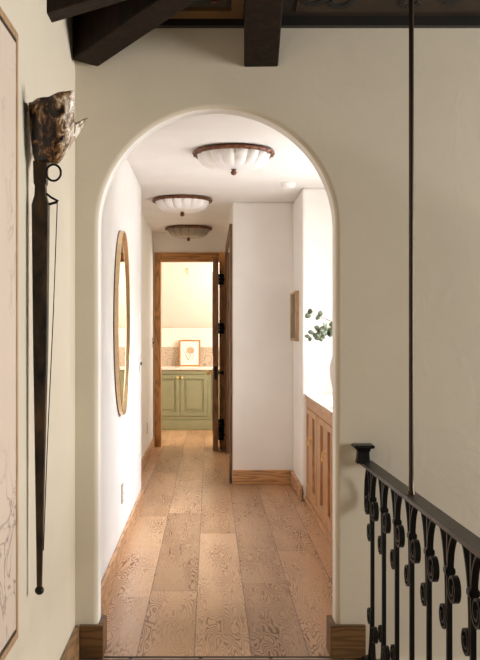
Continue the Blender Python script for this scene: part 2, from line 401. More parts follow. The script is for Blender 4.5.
bm = BX(1.32, 1.37, 8.9, 8.95, .8, 2.2); box(bm, 1.32, 1.37, 10.25, 10.3, .8, 2.2); box(bm, 1.32, 1.37, 8.95, 10.25, .8, .85); box(bm, 1.32, 1.37, 8.95, 10.25, 2.15, 2.2); box(bm, 1.33, 1.36, 9.58, 9.62, .85, 2.15)
w = struct('window_4', bm, 'white'); obj('pane', BX(1.343, 1.347, 8.95, 10.25, .85, 2.15), 'pane', w)
# niche back wall with the window over the cabinet
NX = 1.26
bm = BX(NX, NX+.09, 5.2, 7.5, 0, 1.12); box(bm, NX, NX+.09, 5.2, 7.5, 2.28, ZH); box(bm, NX, NX+.09, 5.2, 5.40, 1.12, 2.28); box(bm, NX, NX+.09, 7.0, 7.5, 1.12, 2.28)
struct('wall_niche', bm, 'plaster_hall')
bm = BX(NX+.02, NX+.07, 5.40, 5.45, 1.12, 2.28); box(bm, NX+.02, NX+.07, 6.95, 7.0, 1.12, 2.28); box(bm, NX+.02, NX+.07, 5.45, 6.95, 1.12, 1.17); box(bm, NX+.02, NX+.07, 5.45, 6.95, 2.23, 2.28); box(bm, NX+.03, NX+.06, 6.18, 6.22, 1.17, 2.23)
w = struct('window_2', bm, 'white'); obj('pane', BX(NX+.043, NX+.047, 5.45, 6.95, 1.17, 2.23), 'pane', w)
struct('ceiling_hall', BX(-.83, 1.35, YA+.125, 10.97, ZH, ZH+.12), 'ceiling_hall')

# far wall with the doorway
bm = BX(-.83, -.60, 10.97, 11.07, 0, ZH); box(bm, .125, .33, 10.97, 11.07, 0, ZH); box(bm, -.60, .125, 10.97, 11.07, 2.235, ZH)
struct('wall_back', bm, 'plaster_hall')
bm = BX(-.662, -.588, 10.945, 10.97, 0, 2.325); 
box(bm, -.602, -.586, 10.97, 11.09, 0, 2.235)
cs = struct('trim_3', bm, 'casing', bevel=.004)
bm = BX(.112, .185, 10.88, 10.97, 0, 2.325); box(bm, .112, .128, 10.97, 11.09, 0, 2.235); obj('side_casing', bm, 'casing_lit', cs, bevel=.004)  # right leg in brightened oak, standing in for light at the hinge gap
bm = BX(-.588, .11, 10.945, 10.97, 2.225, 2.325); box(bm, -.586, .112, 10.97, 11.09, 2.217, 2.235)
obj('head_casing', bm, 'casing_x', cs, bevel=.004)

# attic room beyond
struct('wall_attic_left', BX(-1.5, -1.4, 11.07, 13.4, 0, 2.9), 'plaster_far')
bm = BX(1.0, 1.1, 11.07, 13.4, 0, .9); box(bm, 1.0, 1.1, 11.07, 13.4, 2.2, 2.9); box(bm, 1.0, 1.1, 11.07, 11.3, .9, 2.2); box(bm, 1.0, 1.1, 12.7, 13.4, .9, 2.2)
struct('wall_attic_right', bm, 'plaster_far')
bm = BX(1.02, 1.08, 11.3, 11.36, .9, 2.2); box(bm, 1.02, 1.08, 12.64, 12.7, .9, 2.2); box(bm, 1.02, 1.08, 11.36, 12.64, .9, .96); box(bm, 1.02, 1.08, 11.36, 12.64, 2.14, 2.2); box(bm, 1.03, 1.07, 11.98, 12.02, .96, 2.14)
w = struct('window_3', bm, 'white'); obj('pane', BX(1.048, 1.052, 11.36, 12.64, .96, 2.14), 'pane', w)
struct('wall_attic_back', BX(-1.5, 1.1, 13.4, 13.5, 0, 1.43), 'plaster_far')
bm = bmesh.new()
prism(bm, [(-1.5, 13.5, 1.41), (1.1, 13.5, 1.41), (1.1, 11.95, 2.62), (-1.5, 11.95, 2.62)], (0, 0, .1))
box(bm, -1.5, 1.1, 11.07, 11.95, 2.62, 2.72)
struct('ceiling_attic', bm, 'plaster_far')
bm = BX(-1.5, -.83, 10.97, 11.07, 0, 2.72); box(bm, .33, 1.39, 10.97, 11.07, 0, 2.72)
struct('wall_attic_front', bm, 'plaster_far')
bm = BX(-1.5, -.83, 11.07, 13.45, -.1, 0)
struct('floor_attic', bm, 'floor')
struct('trim_4', BX(-1.4, 1.0, 13.385, 13.4, .87, 1.15), 'splash')

# baseboards and plinths
def board(name, bm, mat): return struct(name, bm, mat, bevel=.004)
board('baseboard_hall_left', BX(-.555, -.533, YA+.128, 7.40, 0, .125), 'oak_y')
board('baseboard_passage_left', BX(-.68, -.662, 7.44, 10.94, 0, .12), 'oak_y')
board('baseboard_stub', BX(.206, .732, 8.318, 8.34, 0, .128), 'oak_x')
board('baseboard_hall_right', BX(.733, .755, 7.49, 8.34, 0, .128), 'oak_y')
board('baseboard_hall_right_front', BX(.733, .755, YA+.128, 5.19, 0, .128), 'oak_y')
board('baseboard_left', BX(-.578, -.556, -1.2, YA-.024, 0, .135), 'plinth_y')
def plinth(x0, x1, ret):                      # stands against the arch wall and turns into the opening
    bm = BX(x0, x1, YA-.024, YA, 0, .135); s = BX(0, 0, 0, 0, 0, 0); s.free()
    box(bm, *( (x1-.001, x1+.0, YA, YA+.001) if 0 else (x0, x1, YA-.026, YA-.002)), .135, .142)
    return bm
bm = plinth(-.556, -.455, 1); box(bm, -.479, -.455, YA, YA+.125, 0, .142); board('baseboard_arch_left', bm, 'plinth')
bm = plinth(.514, .664, -1); box(bm, .514, .538, YA, YA+.125, 0, .142); board('baseboard_arch_right', bm, 'plinth')
struct('trim_5', BX(-.455, .514, YA-.007, YA+.002, -.004, .003), 'thin_line')

# doors: passage side door (shut, in its dark casing) and the leaf of the far doorway
bm = BX(.178, .205, 8.36, 8.45, 0, 2.37); box(bm, .178, .205, 10.55, 10.64, 0, 2.37); box(bm, .178, .205, 8.45, 10.55, 2.28, 2.37)
box(bm, .186, .345, 8.45, 8.625, 0, 2.28); box(bm, .186, .345, 10.395, 10.55, 0, 2.28)
struct('trim_6', bm, 'door_dark', bevel=.004)
# leaf opened square to the wall, seen by its closing edge
lx0, lx1, ly0, ly1 = .034, .098, 10.56, 10.945
d = struct('door_2', BX(lx0, lx1, ly0, ly1, .012, 2.225), 'door', bevel=.003)
bm = BX(lx0-.006, lx0, ly0+.1, ly1-.09, .2, .95); box(bm, lx0-.006, lx0, ly0+.1, ly1-.09, 1.1, 2.08)
obj('panel', bm, 'door', d, bevel=.002)
for z in (.16, .28, 1.42, 2.00):               # butterfly hinges: one wing on the leaf, one on the post
    bm = bmesh.new(); yh = 10.868
    tube(bm, [(lx1+.022, yh, z-.10), (lx1+.022, yh, z+.10)], .009, 10)
    for sx in (-1, 1):
        for k in (-1, 0, 1):
            bmesh.ops.create_cone(bm, cap_ends=True, segments=8, radius1=.026, radius2=.026, depth=.01, matrix=Matrix.Translation((lx1+.022+sx*(.030-.006*abs(k)), yh, z+k*.042)) @ Matrix.Rotation(PI/2, 4, 'X'))
    obj('hinge', bm, 'iron', d, smooth=40)
h = obj('knob', bmesh.new(), 'brass', d); 
bm = bmesh.new()
bm.from_mesh(h.data); bpy.data.objects.remove(h)
rot = Matrix.Translation((lx0, ly0+.055, .905)) @ Matrix.Rotation(-PI/2, 4, 'Y')
R_ = lathe(bm, [(.026, -.002), (.026, .006), (.012, .010), (.010, .035), (.022, .042), (.030, .058), (.024, .072), (.004, .078)], 18)
bmesh.ops.transform(bm, matrix=rot, verts=bm.verts)
obj('knob', bm, 'brass', d, smooth=50)
bm = bmesh.new()
lathe(bm, [(.026, -.002), (.026, .006), (.012, .010), (.010, .03), (.022, .036), (.028, .05), (.022, .062), (.004, .066)], 18)
bmesh.ops.transform(bm, matrix=Matrix.Translation((lx1, ly0+.055, .905)) @ Matrix.Rotation(PI/2, 4, 'Y'), verts=bm.verts)
obj('knob', bm, 'iron', d, smooth=50)
obj('latch_plate', BX(lx0+.015, lx1-.015, ly0-.003, ly0+.01, .83, .98), 'iron', d)

# ------------------------------------------------------------------ roof beams
def rafter(a, dirv, L_, w, h, label):
    """bottom edge starts at a, runs along dirv; end cut plumb"""
    dv = Vector(dirv); hd = Vector((dv.x, dv.y, 0)).normalized(); dv = dv / Vector((dv.x, dv.y)).length
    n = Vector((-hd.y, hd.x, 0)) * (w/2); a = Vector(a); up = Vector((0, 0, h))
    c = .018
    def sec(p, k):
        return [p-n*k+Vector((0,0,0)), p+n*k, p+n*k+up, p-n*k+up]
    bm = bmesh.new()
    loft(bm, [sec(a, 1), sec(a+dv*L_, 1)])
    bmesh.ops.translate(bm, verts=bm.verts, vec=(0, 0, 0))
    o = obj('rafter', bm, 'beam', None, bevel=.006)
    me = o.data; me.transform(Matrix.Translation(-a)); o.location = a
    return tag(o, label, 'beam', 'roof beams')
rafter((.2185, YA-.002, 2.524), (-.03, -1, P), .60, .146, .194, 'short dark rafter dropping onto the plaster right above the arch')
rafter((-.528, 3.876, 2.525), (1, -1, P), 2.4, .137, .19, 'heavy dark diagonal hip beam rising from the corner left of the arch')
rafter((-.585, 3.30, 2.520), (1, 0, P), .467, .11, .194, 'dark rafter end above the torch sconce, at the top left')

# ------------------------------------------------------------------ guardrail
yw = YA-.03
def rx(y): return .6655 + .022*(YA-y)          # rail centre line, drifting outward a little
rail = thing('guardrail', 'black wrought iron stair guardrail with scrolled balusters on the landing edge', 'railing', (rx(YA), YA-.03, 0))
bm = bmesh.new()
def rail_bar(bm, y0, y1, z0, z1, w):
    loft(bm, [[(rx(y)-w/2, y, z0), (rx(y)+w/2, y, z0), (rx(y)+w/2, y, z1), (rx(y)-w/2, y, z1)] for y in (y0, y1)])
rail_bar(bm, YA-.004, .9, .826, .843, .056); obj('handrail', bm, 'iron_rail', rail, bevel=.004)
bm = bmesh.new(); rail_bar(bm, YA-.004, .9, .0, .012, .036); obj('bottom_rail', bm, 'iron', rail, bevel=.003)
# end bracket with flat cap standing on the rail against the wall
bm = bmesh.new()
cx, cy = rx(YA-.04)-.019, YA-.046
def sq(r, z): return [(cx-r, cy-r, z), (cx+r, cy-r, z), (cx+r, cy+r, z), (cx-r, cy+r, z)]
loft(bm, [sq(.030, .838), (sq(.026, .856)), sq(.024, .885), sq(.030, .898)])
b_ = obj('end_post', bm, 'iron', rail, bevel=.003)
bm = bmesh.new(); loft(bm, [sq(.030, .900), sq(.043, .905), sq(.043, .913), sq(.041, .916)]); obj('cap_plate', bm, 'iron', b_, bevel=.002)
def scroll_pts(start, mids, c, r, s, turns=1.6, up=False):
    """curve start..mids flowing into a spiral about c, entered from the baluster side. s=+1 near, -1 far"""
    pts = [start]+mids; sp = []
    n = int(22*turns)
    for i in range(n+1):
        k = i/n; a = k*turns*2*PI; rr = r*(1-.62*k)
        # enters on the side facing the baluster (angle PI when s=+1), goes through the bottom (or top when up)
        ang = PI + (a if not up else -a)
        sp.append((c[0]+s*rr*math.cos(ang), c[1]+rr*math.sin(ang)))
    body = spline(pts+[sp[0]], 7)
    return [(p.x, p.y) for p in body[:-1]] + sp
TOPZ = .828
NEAR = scroll_pts((.095, TOPZ), [(.055, .812), (.022, .765), (.010, .71)], (.054, .668), .045, 1)
FAR = scroll_pts((-.125, TOPZ), [(-.075, .815), (-.035, .755), (-.014, .67)], (-.048, .560), .040, -1)
NEARB = scroll_pts((.085, .012), [(.035, .035), (.012, .10)], (.046, .155), .036, 1, 1.5, True)
FARB = scroll_pts((-.085, .012), [(-.05, .04), (-.014, .14)], (-.046, .205), .038, -1, 1.5, True)
def ybal(k): return 3.775-.2235*k
def make_baluster(y):
    x = rx(y); c = Vector((x, y, 0))
    bm = bmesh.new(); hw = .0078
    loft(bm, [[(x-hw, y-hw, z), (x+hw, y-hw, z), (x+hw, y+hw, z), (x-hw, y+hw, z)] for z in (.006, .60, .70, .828)])
    o = obj('baluster', bm, 'iron', None, bevel=.002)
    o.data.transform(Matrix.Translation(-c)); o.location = c - Vector(rail.location); o.parent = rail
    kids = []
    for nm, pts, th, wd in (('scroll', NEAR, (.009, .006), .019), ('scroll', FAR, (.009, .006), .019), ('scroll', NEARB, (.009, .006), .019), ('scroll', FARB, (.009, .006), .019)):
        # local +s runs towards the viewer, i.e. -y
        bm = bmesh.new(); ribbon(bm, [(-p[0], p[1]) for p in pts], th, wd)
        e = pts[-1]
        me = bpy.data.meshes.new('scroll')
        bmesh.ops.recalc_face_normals(bm, faces=bm.faces); bm.to_mesh(me); bm.free(); me.materials.append(MT['iron'])
        s_ = bpy.data.objects.new('scroll', me); COL.objects.link(s_); s_.parent = o; kids.append(s_)
        for f in me.polygons: f.use_smooth = True
        me.set_sharp_from_angle(angle=math.radians(40))
        # boss at the heart of the spiral
    bm = bmesh.new(); loft(bm, [[(-r, -r, z), (r, -r, z), (r, r, z), (-r, r, z)] for r, z in ((.010, .690), (.0145, .697), (.0145, .709), (.010, .716))])
    me = bpy.data.meshes.new('collar'); bmesh.ops.recalc_face_normals(bm, faces=bm.faces); bm.to_mesh(me); bm.free(); me.materials.append(MT['iron'])
    k_ = bpy.data.objects.new('collar', me); COL.objects.link(k_); k_.parent = o
    return o
b0 = make_baluster(ybal(0))
for k in range(1, 12):
    y = ybal(k); c = b0.copy(); COL.objects.link(c); c.parent = rail; c.location = Vector((rx(y), y, 0)) - Vector(rail.location)
    for ch in list(b0.children):
        g = ch.copy(); COL.objects.link(g); g.parent = c
bm = bmesh.new(); y = 3.913; ribbon(bm, [(-p[0], p[1]) for p in NEAR], (.009, .006), .019, (rx(y), y, 0)); obj('end_scroll', bm, 'iron', rail, smooth=40)
# tall rod standing on the rail over the fourth baluster
yr = ybal(3)
bm = bmesh.new()
x = rx(yr)-.002
zt = ZW+P*(YA-yr)+.01
lathe(bm, [(.013, .842), (.013, .852), (.0095, .858), (.0085, .9), (.0085, zt)], 14, (x, yr, 0))
rod = obj('metal_rod', bm, 'iron_rail', None, smooth=40)
m, nt, b = new_mat('bronze_rod'); b.inputs['Metallic'].default_value = .85; b.inputs['Roughness'].default_value = .33; b.inputs['Base Color'].default_value = (.05, .037, .026, 1)
rod.data.materials[0] = m
tag(rod, 'thin dark metal rod rising from the handrail to the roof boards', 'rod')

# ------------------------------------------------------------------ torch sconce on the left wall
tx, ty = -.537, 2.90
torch = thing('torch_sconce', 'tall iron torch wall sconce with mottled amber glass shade on left wall', 'sconce', (-.578, ty, .60))
bm = bmesh.new()
def rect(cx, cy, a, b_, z): return [(cx-a, cy-b_, z), (cx+a, cy-b_, z), (cx+a, cy+b_, z), (cx-a, cy+b_, z)]
loft(bm, [rect(tx-.004, ty, .0075, .0075, .605), rect(tx-.003, ty, .0105, .0105, .80), rect(tx, ty, .0205, .0185, 1.35), rect(tx, ty, .0245, .021, 1.785), rect(tx, ty, .017, .016, 1.815), rect(tx, ty, .016, .015, 1.845), rect(tx, ty, .019, .018, 1.85), rect(tx, ty, .021, .02, 1.92)])
shaft = obj('shaft', bm, 'torch', torch, bevel=.003)
bm = bmesh.new(); ball(bm, (tx-.004, ty, .597), .014); obj('ball_tip', bm, 'iron', shaft, smooth=60)
bm = bmesh.new(); tube(bm, [(tx+.005, ty+.015, 1.90), (tx+.01, ty+.075, 1.96), (-.579, ty+.16, 1.97)], .008, 8); obj('wall_bracket', bm, 'iron', torch, smooth=50)
bm = bmesh.new()
tube(bm, [(tx+.042+.022*math.cos(a), ty-.02, 1.882+.025*math.sin(a)) for a in [2*PI*i/20+.01 for i in range(20)]] + [(tx+.064, ty-.02, 1.8821)], .0036, 8)
obj('ring', bm, 'iron', torch, smooth=50)
bm = bmesh.new()
tube(bm, [(tx+.015, ty, 1.785), (tx+.050, ty, 1.795)], .0042, 8); tube(bm, [(tx+.012, ty, 1.825), (tx+.03, ty, 1.81), (tx+.053, ty, 1.797)], .0034, 8)
obj('arm', bm, 'iron', torch, smooth=50)
bm = bmesh.new(); tube(bm, [(tx+.050, ty, 1.795), (tx+.038, ty, 1.45), (tx+.020, ty, 1.05), (tx+.008, ty, .72)], .0016, 6)
obj('cord', bm, 'iron', torch, smooth=50)
# shade: folded petal cup
def interp(th, tab):
    th = th % 360
    t = sorted(tab); t = [(t[-1][0]-360, *t[-1][1:])] + t + [(t[0][0]+360, *t[0][1:])]
    for a, c in zip(t[:-1], t[1:]):
        if a[0] <= th <= c[0]:
            k = (th-a[0])/(c[0]-a[0]+1e-9); k = k*k*(3-2*k)
            return [a[i]+(c[i]-a[i])*k for i in (1, 2)]
RIM = [(2, .088, 2.045), (12, .114, 2.060), (20, .086, 2.046), (60, .080, 2.062), (100, .080, 2.085), (150, .066, 2.095), (180, .052, 2.098), (225, .072, 2.092), (270, .082, 2.100), (300, .100, 2.115), (318, .108, 2.122), (330, .092, 2.06), (342, .080, 2.03)]
bm = bmesh.new(); loops = []
nl, ns = 16, 72
bc = (tx+.018, ty)
for i in range(nl+1):
    t = i/nl; lp = []
    for k in range(ns):
        th = 360*k/ns; r1, z1 = interp(th, RIM)
        fold = 1+.05*math.sin(math.radians(th)*7+2*t)*t
        ex = .55+.35*max(0, 1-abs(((th-10+180) % 360)-180)/28); r = .032+(r1-.032)*(t**ex)*fold if t < 1 else r1*fold
        lean = .012*t
        lp.append((bc[0]+lean+r*math.cos(math.radians(th)), bc[1]+r*.9*math.sin(math.radians(th)), 1.915+(z1-1.915)*t))
    loops.append(lp)
loft(bm, loops, cap0=True, cap1=False)
s_ = obj('shade', bm, 'shade', torch, smooth=70)
s_.data.transform(Matrix.Translation(Vector(torch.location)-Vector((tx, ty, 1.915)))); s_.location = Vector((tx, ty, 1.915))-Vector(torch.location)
sd = s_.modifiers.new('solid', 'SOLIDIFY'); sd.thickness = .004; sd.offset = 0

torch.location.z = .58; torch.scale = (1.045, 1.025, 1.025)
# ------------------------------------------------------------------ framed map on the left wall
mp_ = thing('framed_map', 'tall pinkish antique map print in a thin wooden frame at far left', 'picture', (-.578, 2.1, .47))
y0, y1, z0, z1 = 1.35, 2.70, .494, 2.272
def frame_bm(y0, y1, z0, z1, w, xa, xb):
    bm = BX(xa, xb, y0, y1, z0, z0+w); box(bm, xa, xb, y0, y1, z1-w, z1); box(bm, xa, xb, y0, y0+w, z0+w, z1-w); box(bm, xa, xb, y1-w, y1, z0+w, z1-w); return bm
obj('frame', frame_bm(y0, y1, z0, z1, .022, -.578, -.564), 'map_frame', mp_, bevel=.002)
for a, c in ((z0+.022, z0+.034), (z1-.034, z1-.022)): obj('fillet', BX(-.578, -.566, y0+.022, y1-.012, a, c), 'thin_line', mp_)
obj('print', BX(-.578, -.567, y0+.022, y1-.022, z0+.034, z1-.034), 'map_paper', mp_)

# ------------------------------------------------------------------ oval mirror on the hall wall
mir = thing('oval_mirror', 'tall oval mirror in a slim gold frame on the hall left wall', 'mirror', (-.555, 5.665, .87))
cy, cz, ay, az = 5.665, 1.443, .405, .568
bm = bmesh.new(); loops = []
prof = [(0, -.555), (0, -.527), (-.003, -.524), (-.009, -.524), (-.012, -.527), (-.012, -.545)]
for i in range(64):
    t = 2*PI*i/64
    loops.append([(xx, cy+(ay+d)*math.cos(t), cz+(az+d)*math.sin(t)) for d, xx in prof])
R_ = [[bm.verts.new(p) for p in lp] for lp in loops]
for i in range(64):
    a, c = R_[i], R_[(i+1) % 64]
    for k in range(len(prof)-1): bm.faces.new((a[k], a[k+1], c[k+1], c[k]))
obj('frame', bm, 'gold', mir, smooth=40)
bm = bmesh.new(); f = [(cy+(ay-.011)*math.cos(2*PI*i/64), cz+(az-.011)*math.sin(2*PI*i/64)) for i in range(64)]
prism(bm, [(-.540, y, z) for y, z in f], (-.005, 0, 0)); obj('glass', bm, 'mirror', mir)
bm = bmesh.new(); f = [(cy+(ay+.002)*math.cos(2*PI*i/64), cz+(az+.002)*math.sin(2*PI*i/64)) for i in range(64)]
prism(bm, [(-.549, y, z) for y, z in f], (-.005, 0, 0)); obj('backing', bm, 'thin_line', mir)

# ------------------------------------------------------------------ ceiling lights
def make_light(c, label, first=None, dark_bowl=False):
    if first:
        r = first.copy(); COL.objects.link(r); r.location = c; r['label'] = label
        for ch in first.children:
            k = ch.copy(); COL.objects.link(k); k.parent = r
            if dark_bowl and ch.name.startswith('bowl'): k.data = k.data.copy(); k.data.materials[0] = MT['alabaster_grey']
        return r
    t = thing('ceiling_light', label, 'lamp', c, 'flush ceiling lights along the hall')
    X, Y, Z = c
    bm = bmesh.new()
    lathe(bm, [(.20, .0), (.236, 0), (.246, -.006), (.262, -.010), (.266, -.019), (.260, -.028), (.252, -.033), (.230, -.030), (.215, -.022)], 96, c,
          lambda a, r, z: 1+.012*math.cos(24*a)*(1 if r > .24 else 0))
    for k in range(24):
        a = 2*PI*(k+.5)/24; ball(bm, (X+.255*math.cos(a), Y+.255*math.sin(a), Z-.026), .010, 8)
    obj('rim', bm, 'copper', t, smooth=50)
    bm = bmesh.new(); n = 16
    prof = []
    for i in range(17):
        a = PI/2*i/16; prof.append((.242*math.cos(a)**.42 if i < 16 else .004, -.022-.098*math.sin(a)**1.3))
    lathe(bm, prof, 224, c, lambda a, r, z: 1-.10*(1-abs(math.sin(n*a/2))**.7)*min(1, r/.1))
    obj('bowl', bm, 'alabaster', t, smooth=80)
    bm = bmesh.new()
    lathe(bm, [(.018, -.112), (.018, -.124), (.010, -.127), (.017, -.133), (.020, -.142), (.016, -.154), (.004, -.160)], 18, c)
    obj('finial', bm, 'copper', t, smooth=50)
    return t
l1 = make_light((.154, 5.96, ZH), 'nearest copper-rimmed scalloped bowl ceiling light, just inside the arch')
make_light((-.245, 8.12, ZH), 'middle one of the three scalloped bowl ceiling lights', l1)
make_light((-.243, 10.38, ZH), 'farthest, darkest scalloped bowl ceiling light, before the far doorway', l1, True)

# smoke detector
bm = bmesh.new(); lathe(bm, [(.058, 0), (.06, -.012), (.052, -.02), (.050, -.034), (.040, -.042), (.004, -.043)], 28, (.625, 7.27, ZH))
sdk = obj('smoke_detector', bm, 'white', None, smooth=40)
sdk.data.transform(Matrix.Translation((-.625, -7.27, -ZH))); sdk.location = (.625, 7.27, ZH)
tag(sdk, 'small white round smoke detector on the hall ceiling near the right wall', 'smoke detector')

# outlets and switch
def plate(name, label, cat, x, y, z, w, h, mat, slots=True, t=.007):
    o = thing(name, label, cat, (x, y, z))
    obj('plate', BX(x, x+t, y-w/2, y+w/2, z-h/2, z+h/2), mat, o, bevel=.002)
    if slots:
        for s in (-1, 1): obj('socket', BX(x+t-.001, x+t+.002, y-.016, y+.016, z+s*.022-.014, z+s*.022+.014), 'white', o)
    else:
        obj('toggle', BX(x+t-.001, x+t+.012, y-.006, y+.006, z-.012, z+.012), 'dark_slot', o)
    return o
plate('power_outlet', 'pale outlet plate low on the white hall wall below the mirror', 'outlet', -.555, 5.77, .372, .075, .12, 'beige_plate')
plate('power_outlet', 'small outlet plate low on the recessed passage wall beside the doorway', 'outlet', -.68, 9.9, .34, .075, .12, 'beige_plate')
plate('light_switch', 'small light switch plate near the end of the hall left wall', 'switch', -.555, 7.22, 1.135, .075, .12, 'white', False)
plate('light_switch', 'tiny switch plate on the passage wall next to the door casing', 'switch', -.68, 10.80, 1.25, .075, .12, 'beige_plate', False)

# small framed picture at the end of the right wall
pf = thing('picture_frame', 'small light wood framed print on the wall corner beyond the niche', 'picture', (.755, 8.0, 1.29))
obj('frame', frame_bm(7.78, 8.24, 1.305, 1.735, .022, .722, .755), 'pic_wood', pf, bevel=.002)
obj('print', BX(.738, .755, 7.80, 8.22, 1.325, 1.715), 'dim_print', pf)

# ------------------------------------------------------------------ built-in oak cabinet in the niche
cab = thing('oak_cabinet', 'low built-in oak cabinet with recessed panel doors in the right niche', 'cabinet', (1.03, 6.35, 0))
FX = .787
bm = BX(FX+.040, NX, 5.2, 7.5, .0, .845)
obj('body', bm, 'cab_y', cab)
bm = BX(FX, FX+.040, 5.2, 7.5, .775, .845); box(bm, FX, FX+.040, 5.2, 7.5, .0, .10)
obj('face_rail', bm, 'cab_y', cab, bevel=.002)
for a, c in ((7.45, 7.5), (6.71, 6.745), (5.2, 5.90)): obj('stile', BX(FX, FX+.040, a, c, .10, .775), 'cab', cab, bevel=.002)
bm = BX(FX-.012, FX, 5.2, 7.488, 0, .05); obj('shoe_moulding', bm, 'cab_y', cab, bevel=.006)
obj('top_edge', BX(FX-.012, NX, 5.2, 7.5, .845, .868), 'cab_y', cab, bevel=.003)
def cab_door(y1, y0, pan, pull):
    # frame pieces around two tall recessed panels
    z0, z1 = .106, .770; bm = bmesh.new(); xa, xb = FX-.004, FX+.036
    box(bm, xa, xb, y0, y1, z1-.045, z1); box(bm, xa, xb, y0, y1, z0, z0+.05)
    ys = sorted([y0, y1]+[v for p in pan for v in p])
    for a, c in zip(ys[0::2], ys[1::2]): box(bm, xa, xb, a, c, z0+.05, z1-.045)
    d = obj('door', bm, 'cab', cab, bevel=.003)
    bm = bmesh.new()
    for a, c in pan: box(bm, FX+.034, FX+.040, a, c, z0+.05, z1-.045)
    obj('panel', bm, 'cab', d)
    bm = bmesh.new(); z = .565
    bmesh.ops.create_cone(bm, cap_ends=True, segments=14, radius1=.014, radius2=.014, depth=.006, matrix=Matrix.Translation((FX-.006, pull, z)) @ Matrix.Rotation(PI/2, 4, 'Y'))
    tube(bm, [(FX-.004, pull, z), (FX-.026, pull, z)], .005, 8)
    tube(bm, [(FX-.024, pull-.017, z+.006), (FX-.024, pull+.017, z+.006)], .0045, 8)
    tube(bm, [(FX-.024, pull, z+.004), (FX-.024, pull, z-.02), (FX-.024, pull, z-.045), (FX-.024, pull, z-.058)], [.004, .006, .012, .005], 10)
    obj('drop_pull', bm, 'brass', d, smooth=50)
cab_door(7.445, 6.75, [(7.29, 7.415), (6.87, 7.02)], 7.08)
cab_door(6.705, 5.905, [(6.37, 6.52), (5.97, 6.115)], 6.215)
wt = obj('countertop', BX(FX-.016, NX, 5.2, 7.5, .868, .882), 'stone', None, bevel=.003)
tag(wt, 'pale stone countertop lying on the built-in oak cabinet', 'countertop')

# vase with eucalyptus
vx, vy, vz = .938, 6.10, .882
bm = bmesh.new()
lathe(bm, [(.05, 0), (.075, .006), (.115, .09), (.138, .20), (.142, .27), (.125, .34), (.075, .395), (.045, .42), (.04, .45), (.05, .475), (.044, .473), (.036, .45), (.040, .42), (.06, .39)], 40, (vx, vy, vz), cap1=False)
v = obj('vase', bm, 'vase', None, smooth=60); v.data.transform(Matrix.Translation((-vx, -vy, -vz))); v.location = (vx, vy, vz)
tag(v, 'round blush ceramic vase on the cabinet, mostly hidden behind the arch edge', 'vase')
def leaf(bm, c, d, n, size):
    d = d.normalized(); n = (n-d*n.dot(d)).normalized(); s = d.cross(n)
    ctr = bm.verts.new(c+d*size*.5-n*size*.05)
    ring = []
    for k in range(12):
        a = 2*PI*k/12; rr = 1.
        u = .5-.5*math.cos(a); w = math.sin(a)*.43*(1+.15*math.cos(a))
        ring.append(bm.verts.new(c+d*size*u+s*size*w+n*size*.10*abs(w)*2))
    for k in range(12): bm.faces.new((ctr, ring[k], ring[(k+1) % 12]))
def branch(ctrl, label, nleaf, seed, size=.042, extra=()):
    rnd = random.Random(seed)
    t = thing('eucalyptus_branch', label, 'branch', ctrl[0], 'eucalyptus branches in the vase')
    pts = spline(ctrl, 10); bm = bmesh.new(); tube(bm, pts, [.0032-.002*i/len(pts) for i in range(len(pts))], 6)
    twigs = []
    for base, tip in extra:
        p = pts[int(base*(len(pts)-1))]; tw = spline([p, (p+Vector(tip))/2+Vector((0, 0, .012)), Vector(tip)], 6); tube(bm, tw, .0016, 6); twigs.append(tw)
    obj('stem', bm, 'stem', t, smooth=60)
    bm = bmesh.new()
    for line, f0, cnt in [(pts, .42, nleaf)]+[(tw, .25, 5) for tw in twigs]:
        for i in range(cnt):
            k = f0+(1-f0)*i/max(1, cnt-1); j = min(len(line)-2, int(k*(len(line)-1))); p = line[j]; tg = (line[j+1]-line[j]).normalized()
            for sgn in (-1, 1):
                side = tg.cross(Vector((rnd.uniform(-.4, .4), -1, rnd.uniform(-.3, .3)))).normalized()*sgn
                d = side+tg*rnd.uniform(.2, .9)+Vector((0, rnd.uniform(-.5, .2), rnd.uniform(-.35, .15)))
                leaf(bm, p, d, Vector((rnd.uniform(-.5, .5), -1, rnd.uniform(-.2, .7))), size*rnd.uniform(.75, 1.15))
    o = obj('leaves', bm, 'leaf', t, smooth=60); sd = o.modifiers.new('solid', 'SOLIDIFY'); sd.thickness = .0012
    return t
m0 = Vector((vx, vy, vz+.44))
branch([m0, m0+Vector((-.10, -.02, .08)), m0+Vector((-.21, -.04, .09)), m0+Vector((-.285, -.05, .03))], 'eucalyptus branch arching lowest and farthest left out of the vase', 5, 3, .040, [(.55, (.72, 6.03, 1.345))])
branch([m0+Vector((.006, 0, 0)), m0+Vector((-.08, .05, .11)), m0+Vector((-.19, .085, .165)), m0+Vector((-.265, .10, .19))], 'eucalyptus branch reaching highest, with round leaves at its tip', 3, 11, .044)
branch([m0+Vector((0, .006, 0)), m0+Vector((-.05, .0, .07)), m0+Vector((-.11, -.005, .085)), m0+Vector((-.15, -.01, .06))], 'short eucalyptus branch close to the arch edge between the two others', 4, 5, .040)

